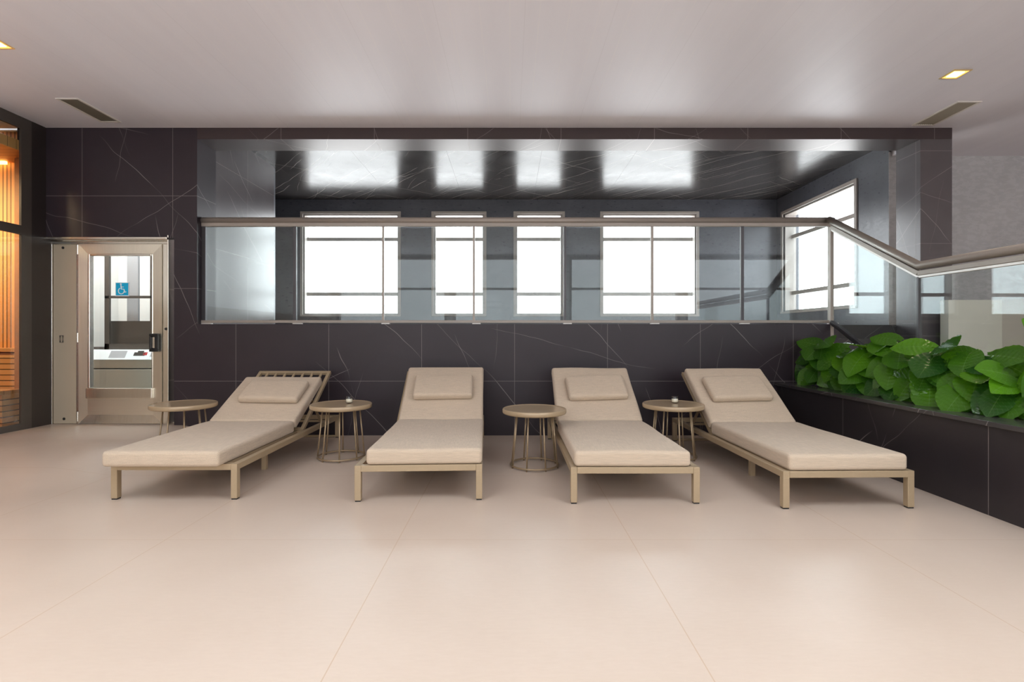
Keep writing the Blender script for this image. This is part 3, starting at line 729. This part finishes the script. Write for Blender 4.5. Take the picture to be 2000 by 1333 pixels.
# ------------------------------------------------------------------ sun loungers
FT = 0.228; LEN = 2.0; HW = 0.40
PIV = 1.17; BANG = R(33.5)
def make_lounger(label, mat_front=0.0, shift_x=0.0, seat_len=1.155, back_len=0.735, back_ang=R(34), pil=(0.0, 0.0), seed=1):
    t = thing('sun_lounger', label, 'sun lounger', group='beige sun loungers along the black wall')
    lw = 0.04
    mb = MB()
    mb.box(-HW, -HW+lw, 0, LEN, FT-0.04, FT); mb.box(HW-lw, HW, 0, LEN, FT-0.04, FT)
    mb.box(-HW+lw, HW-lw, 0, lw, FT-0.04, FT); mb.box(-HW+lw, HW-lw, LEN-lw, LEN, FT-0.04, FT)
    mb.box(-HW+lw, HW-lw, PIV-0.02, PIV+0.02, FT-0.04, FT-0.005)
    for k in range(1, 8): mb.box(-HW+k*0.1-0.012, -HW+k*0.1+0.012, lw, PIV-0.02, FT-0.035, FT-0.004)
    mb.build('frame', M['champagne'], t, bevel=0.003)
    for sx in (-1, 1):
        for yy in (0, LEN-lw):
            mb = MB(); xa = sx*(HW-lw/2); mb.box(xa-lw/2, xa+lw/2, yy, yy+lw, 0.008, FT-0.038); lg = mb.build('leg', M['champagne'], t, bevel=0.003)
            mb = MB(); mb.box(xa-lw/2+.003, xa+lw/2-.003, yy+.003, yy+lw-.003, 0, 0.009); mb.build('foot_glide', M['black'], lg)
        mb = MB(); mb.box(sx*0.225-0.018, sx*0.225+0.018, 0.72, 0.756, 0.0, FT-0.035); mb.build('support_leg', M['champagne'], t, bevel=0.002)
    mb = MB(); mb.box(-HW+lw, HW-lw, LEN-0.03, LEN-0.01, 0.004, 0.024); mb.build('stretcher', M['champagne'], t, bevel=0.002)
    # hinged backrest with slats
    bm_ = Matrix.Translation((0, PIV, FT-0.01)) @ Matrix.Rotation(BANG, 4, 'X')
    mb = MB(); bw = HW-0.045; bl_ = 0.83
    mb.box(-bw, -bw+0.03, 0, bl_, -0.015, 0.015, bm_); mb.box(bw-0.03, bw, 0, bl_, -0.015, 0.015, bm_)
    mb.box(-bw+.03, bw-.03, bl_-0.03, bl_, -0.015, 0.015, bm_); mb.box(-bw+.03, bw-.03, 0, 0.03, -0.015, 0.015, bm_)
    for k in range(1, 8):
        xk = -bw + 2*bw*k/8; mb.box(xk-0.010, xk+0.010, 0.03, bl_-0.03, -0.008, 0.008, bm_)
    mb.build('backrest_frame', M['champagne'], t, bevel=0.002)
    # prop that holds the backrest up
    mb = MB(); q = bm_ @ Vector((0, 0.45, -0.02))
    for sx in (-1, 1): mb.bar((sx*0.27, q.y, q.z), (sx*0.27, 1.80, FT-0.03), 0.022, 0.012)
    mb.bar((-0.36, 1.80, FT-0.03), (0.36, 1.80, FT-0.03), 0.02, 0.02); mb.build('prop_stay', M['champagne'], t, bevel=0.002)
    th, mw = 0.098, 0.725
    mb = MB(); mb.soft(mw, seat_len, th, 0.024, 0.006, Matrix.Translation((shift_x, mat_front+seat_len/2, FT+th/2+0.001)), 0.004, seed)
    mb.build('seat_cushion', M['fabric'], t, smooth=True)
    bth = 0.085
    mm = Matrix.Translation((shift_x, mat_front+seat_len-0.005, FT+th)) @ Matrix.Rotation(back_ang, 4, 'X')
    mb = MB(); mb.soft(mw, back_len, bth, 0.024, 0.006, mm @ Matrix.Translation((0, back_len/2, -bth/2+0.002)), 0.004, seed+3)
    mb.build('back_cushion', M['fabric'], t, smooth=True)
    mb = MB(); mb.soft(0.53, 0.30, 0.062, 0.024, 0.012, mm @ Matrix.Translation((pil[0], 0.385+pil[2] if len(pil) > 2 else 0.385, 0.039)) @ Matrix.Rotation(pil[1], 4, 'Z'), 0.004, seed+5)
    mb.build('headrest_pillow', M['fabric'], t, smooth=True)
    return t
L = make_lounger('beige sun lounger nearest the steel door, its cushion slid forward so backrest slats show', -0.09, -0.03, 1.135, 0.70, R(27.5), (0.045, R(-1.5)), 2)
L.location = (PX(343.5, 3.271), 3.251, 0); L.rotation_euler = (0, 0, R(0.2))
L = make_lounger('beige sun lounger second from the steel door, facing straight ahead', 0.0, 0.035, pil=(0.0, R(0.5)), seed=5)
L.location = (-0.575, 3.225, 0); L.rotation_euler = (0, 0, R(2.6))
L = make_lounger('beige sun lounger third from the steel door, right of the pale round table', 0.0, -0.015, pil=(0.015, R(2.5)), seed=8)
L.location = (0.777, 3.17, 0); L.rotation_euler = (0, 0, R(0.0))
L = make_lounger('beige sun lounger beside the black stone planter', 0.0, 0.0, pil=(-0.01, R(1.5)), seed=12)
L.location = (2.04, 3.08, 0); L.rotation_euler = (0, 0, R(1.0))

# ------------------------------------------------------------------ round side tables
def make_table(label):
    t = thing('side_table', label, 'side table', group='round side tables between the loungers')
    H = 0.462; r = 0.255
    mb = MB(); mb.lathe([(0, H-0.040), (r-0.012, H-0.040), (r-0.004, H-0.036), (r, H-0.028), (r, H-0.008), (r-0.003, H-0.002), (r-0.008, H), (r-0.013, H-0.001), (r-0.018, H-0.005), (0, H-0.005)], seg=64)
    tt = mb.build('tabletop', M['tabletop'], t, smooth=False)
    for p in tt.data.polygons: p.use_smooth = abs(p.normal.z) < 0.95
    for k in range(8):
        a = 2*math.pi*(k+0.35)/8
        mb = MB(); mb.tube([(0.192*math.cos(a), 0.192*math.sin(a), 0.0), (0.150*math.cos(a), 0.150*math.sin(a), H-0.039)], 0.0065, 10)
        mb.build('rod', M['bronze'], t, smooth=True)
    mb = MB(); mb.tube([(0.190*math.cos(2*math.pi*k/48), 0.190*math.sin(2*math.pi*k/48), 0.018) for k in range(48)], 0.0075, 8, closed=True)
    mb.build('base_ring', M['bronze'], t, smooth=True)
    return t
T = make_table('round table between the steel door and the first lounger, partly hidden'); T.location = (-2.80, 4.40, 0.0); T.rotation_euler = (0, 0, 0.3)
dup(T, (-1.44, 4.37, 0), 0.75, 'round table with a candle, between the first and second loungers')
dup(T, (0.195, 4.09, 0), 0.15, 'round table with an empty pale top, between the second and third loungers')
dup(T, (1.395, 4.38, 0), 0.5, 'round table with a candle, between the third lounger and the one by the planter')
def make_candle(label, loc):
    t = thing('candle_holder', label, 'candle', loc, group='glass candle holders')
    mb = MB(); mb.lathe([(0, 0.0), (0.022, 0.0), (0.028, 0.006), (0.031, 0.022), (0.029, 0.040), (0.024, 0.050), (0.026, 0.060), (0.0245, 0.060), (0.0225, 0.050), (0.0275, 0.040), (0.0295, 0.022), (0.026, 0.008), (0, 0.006)], seg=28)
    mb.build('glass_jar', M['window_glass'], t, smooth=True)
    mb = MB(); mb.lathe([(0, 0.007), (0.024, 0.009), (0.0275, 0.022), (0.026, 0.036), (0, 0.036)], seg=24); mb.build('candle_wax', M['wax'], t, smooth=True)
    mb = MB(); mb.tube([(0, 0, 0.035), (0.001, 0, 0.044)], 0.0012, 6); mb.build('wick', M['black'], t)
    return t
K = make_candle('small glass candle jar on the table by the slatted backrest', (PX(682, 4.42), 4.42, 0.457))
K2 = dup(K, (PX(1318, 4.43), 4.43, 0.457), 0.4, 'small glass candle jar on the table left of the planter-side lounger')

# ------------------------------------------------------------------ ceiling fittings
def make_vent(label, cx, y0, y1, wd):
    t = thing('ceiling_vent', label, 'vent', (cx, (y0+y1)/2, CEIL), group='air grilles in the white ceiling')
    L_ = (y1-y0)/2; h = wd/2; fr = 0.022
    mb = MB(); mb.box(-h-fr, -h, -L_-fr, L_+fr, -0.008, 0); mb.box(h, h+fr, -L_-fr, L_+fr, -0.008, 0); mb.box(-h, h, -L_-fr, -L_, -0.008, 0); mb.box(-h, h, L_, L_+fr, -0.008, 0)
    mb.build('vent_frame', M['vent_frame'], t, bevel=0.002)
    mb = MB(); mb.box(-h, h, -L_, L_, -0.002, 0); n = 9
    for k in range(n):
        c_ = -h + wd*(k+0.5)/n; mb.prism([(c_-0.008, -0.001), (c_+0.002, -0.007), (c_+0.004, -0.006), (c_-0.005, -0.001)], 1, -L_, L_)
    mb.build('louvre', M['vent_metal'], t)
    return t
make_vent('long grey air grille in the ceiling near the sauna glass', -4.035, 4.68, 5.16, 0.165)
make_vent('long grey air grille in the ceiling near the right pier', 4.24, 4.74, 5.24, 0.185)
def make_light(label, cx, cy):
    t = thing('downlight', label, 'ceiling light', (cx, cy, CEIL), group='square recessed ceiling lights')
    mb = MB(); h = 0.075
    mb.box(-h, -h+.012, -h, h, -0.006, 0); mb.box(h-.012, h, -h, h, -0.006, 0); mb.box(-h+.012, h-.012, -h, -h+.012, -0.006, 0); mb.box(-h+.012, h-.012, h-.012, h, -0.006, 0)
    mb.build('trim', M['lamp_trim'], t)
    mb = MB(); mb.box(-h+.012, h-.012, -h+.012, h-.012, -0.003, 0); mb.build('painted_glow', M['reflector_glow'], t)  # plate emits the yellow glow the lamp would throw on its reflector
    mb = MB(); mb.box(-h+.034, h-.034, -h+.034, h-.034, -0.006, -0.002); mb.build('lamp', M['lamp_warm'], t)
    d = bpy.data.lights.new('downlight_beam', 'SPOT'); d.energy = 12; d.color = (1.0, 0.78, 0.52); d.spot_size = R(100); d.spot_blend = 0.9; d.shadow_soft_size = 0.05
    o = bpy.data.objects.new('downlight_beam', d); C.objects.link(o); o.location = (cx, cy, CEIL-0.03)
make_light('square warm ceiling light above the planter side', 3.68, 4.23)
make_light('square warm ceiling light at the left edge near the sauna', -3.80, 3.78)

# ------------------------------------------------------------------ broad-leaved plants in the planter
def leaf_mesh(mb, uvl, base, d, nrm, L_, W_, droop, cup, ph, tone=0.5):
    tnl = mb.bm.loops.layers.uv['tone']
    d = d.normalized(); sd = d.cross(nrm).normalized(); nr = sd.cross(d).normalized()
    nu, nv = 26, 4; grid = {}
    for i in range(nu+1):
        u = i/nu
        wv = W_*(math.sin(math.pi*min(1, (u*0.93+0.07)))**0.75)*(1.15-0.45*u) if u < 1 else 0.004
        for j in range(-nv, nv+1):
            v = j/nv; av = abs(v)
            lobe = -0.30*L_*(1-u)**3*av*(1.1-0.4*av)
            y = L_*u + lobe + 0.10*L_*av*u*(1-u)
            x = wv*v*(1 + (0.02*math.sin(9*u+ph) if av > 0.9 else 0))
            z = -droop*L_*(u**1.7) + cup*wv*(av**1.4)*(0.6 if av < 1 else 0.5) + 0.075*L_*math.sin((u-0.275*av)*2*math.pi/0.115)*min(1, av*2.2)*(1-0.85*av*av)*(1-u*0.6)
            grid[i, j] = (mb.bm.verts.new(base + d*y + sd*x + nr*z), (u, 0.5+0.5*v))
    for i in range(nu):
        for j in range(-nv, nv):
            q = [grid[i, j], grid[i+1, j], grid[i+1, j+1], grid[i, j+1]]
            f = mb.bm.faces.new([a for a, _ in q])
            for lp_, (_, t) in zip(f.loops, q): lp_[uvl].uv = t; lp_[tnl].uv = (tone, 0.0)
def make_plant(label, x, y, nleaf, hmax, spread, seed, big=1.0):
    rnd = random.Random(seed)
    t = thing('leafy_plant', label, 'plant', (x, y, 0.50), group='broad-leaved plants in the stone planter')
    mb = MB(); mb.bm.loops.layers.uv.new('UVMap'); mb.bm.loops.layers.uv.new('tone'); uvl = mb.bm.loops.layers.uv['UVMap']; st = MB()
    for k in range(nleaf):
        az = 2*math.pi*k*0.382 + rnd.uniform(-0.4, 0.4); fz = (k+0.5)/nleaf
        h = 0.05 + hmax*fz*rnd.uniform(0.85, 1.08)
        rad = spread*(0.35+0.75*(1-fz*0.5))*rnd.uniform(0.6, 1.1)
        out = Vector((math.cos(az)*0.8, math.sin(az), 0))
        if out.x > 0.2: out.x *= -0.5
        b = out*rad*0.75 + Vector((0, 0, h)); b.x = min(b.x, 0.09)
        L_ = rnd.uniform(0.18, 0.26)*big
        top = max(0.0, (fz-0.55)/0.45)
        dirv = Vector((out.x*0.8-0.30*(1-top), out.y*0.9-0.25+rnd.uniform(-.35, .35), rnd.uniform(-1.0, -0.35)*(1-top)+rnd.uniform(-0.35, 0.45)*top))
        tipz = b.z + dirv.normalized().z*L_*1.25
        if tipz < 0.05: b.z += 0.05 - tipz
        if b.x + dirv.normalized().x*L_ > 0.15: dirv.x = min(dirv.x, 0.03)
        nrm = Vector((-0.75+rnd.uniform(-.35, .25), -0.55+rnd.uniform(-.5, .4), 0.55+0.6*top))
        leaf_mesh(mb, uvl, b, dirv, nrm, L_, L_*rnd.uniform(0.42, 0.52), rnd.uniform(0.10, 0.40), rnd.uniform(-0.30, 0.10), rnd.uniform(0, 6), min(1, max(0, rnd.gauss(0.46, 0.32))))
        root = Vector((rnd.uniform(-.03, .03), rnd.uniform(-.04, .04), -0.005))
        mid = root.lerp(b, 0.55) + Vector((0, 0, 0.05)) - out*rad*0.15
        pts = [root.lerp(mid, s_/4).lerp(mid.lerp(b, s_/4), s_/4) for s_ in range(5)]
        st.tube(pts, [0.0055, 0.005, 0.0045, 0.004, 0.003], 6)
    mb.build('foliage', M['leaf'], t, smooth=True)
    st.build('stalks', M['stem'], t, smooth=True)
    return t
spots = [
 (3.08, 5.02, 30, 0.44, 0.17, 'dark green leafy plant in the corner where planter meets the low wall', 1.0),
 (3.13, 4.70, 30, 0.40, 0.18, 'leafy plant second from the low wall in the planter', 1.0),
 (3.12, 4.38, 30, 0.43, 0.19, 'leafy plant third from the low wall, behind the foot end of the sloping rail', 1.05),
 (3.14, 4.05, 30, 0.46, 0.19, 'tall leafy plant in front of the dark glass joint of the balustrade', 1.05),
 (3.12, 3.72, 30, 0.44, 0.20, 'leafy plant in front of the cream partition, left one', 1.05),
 (3.14, 3.42, 30, 0.42, 0.20, 'leafy plant in front of the cream partition, right one', 1.0),
 (3.12, 3.14, 15, 0.26, 0.18, 'low leafy plant with the bare soil gap beside it', 0.9),
 (3.17, 2.80, 30, 0.48, 0.18, 'leafy plant nearest the camera at the right edge of the planter', 1.05)]
for k, (x, y, n_, h_, s_, lab, big) in enumerate(spots): make_plant(lab, x, y, n_, h_, s_, 40+k*7, big)
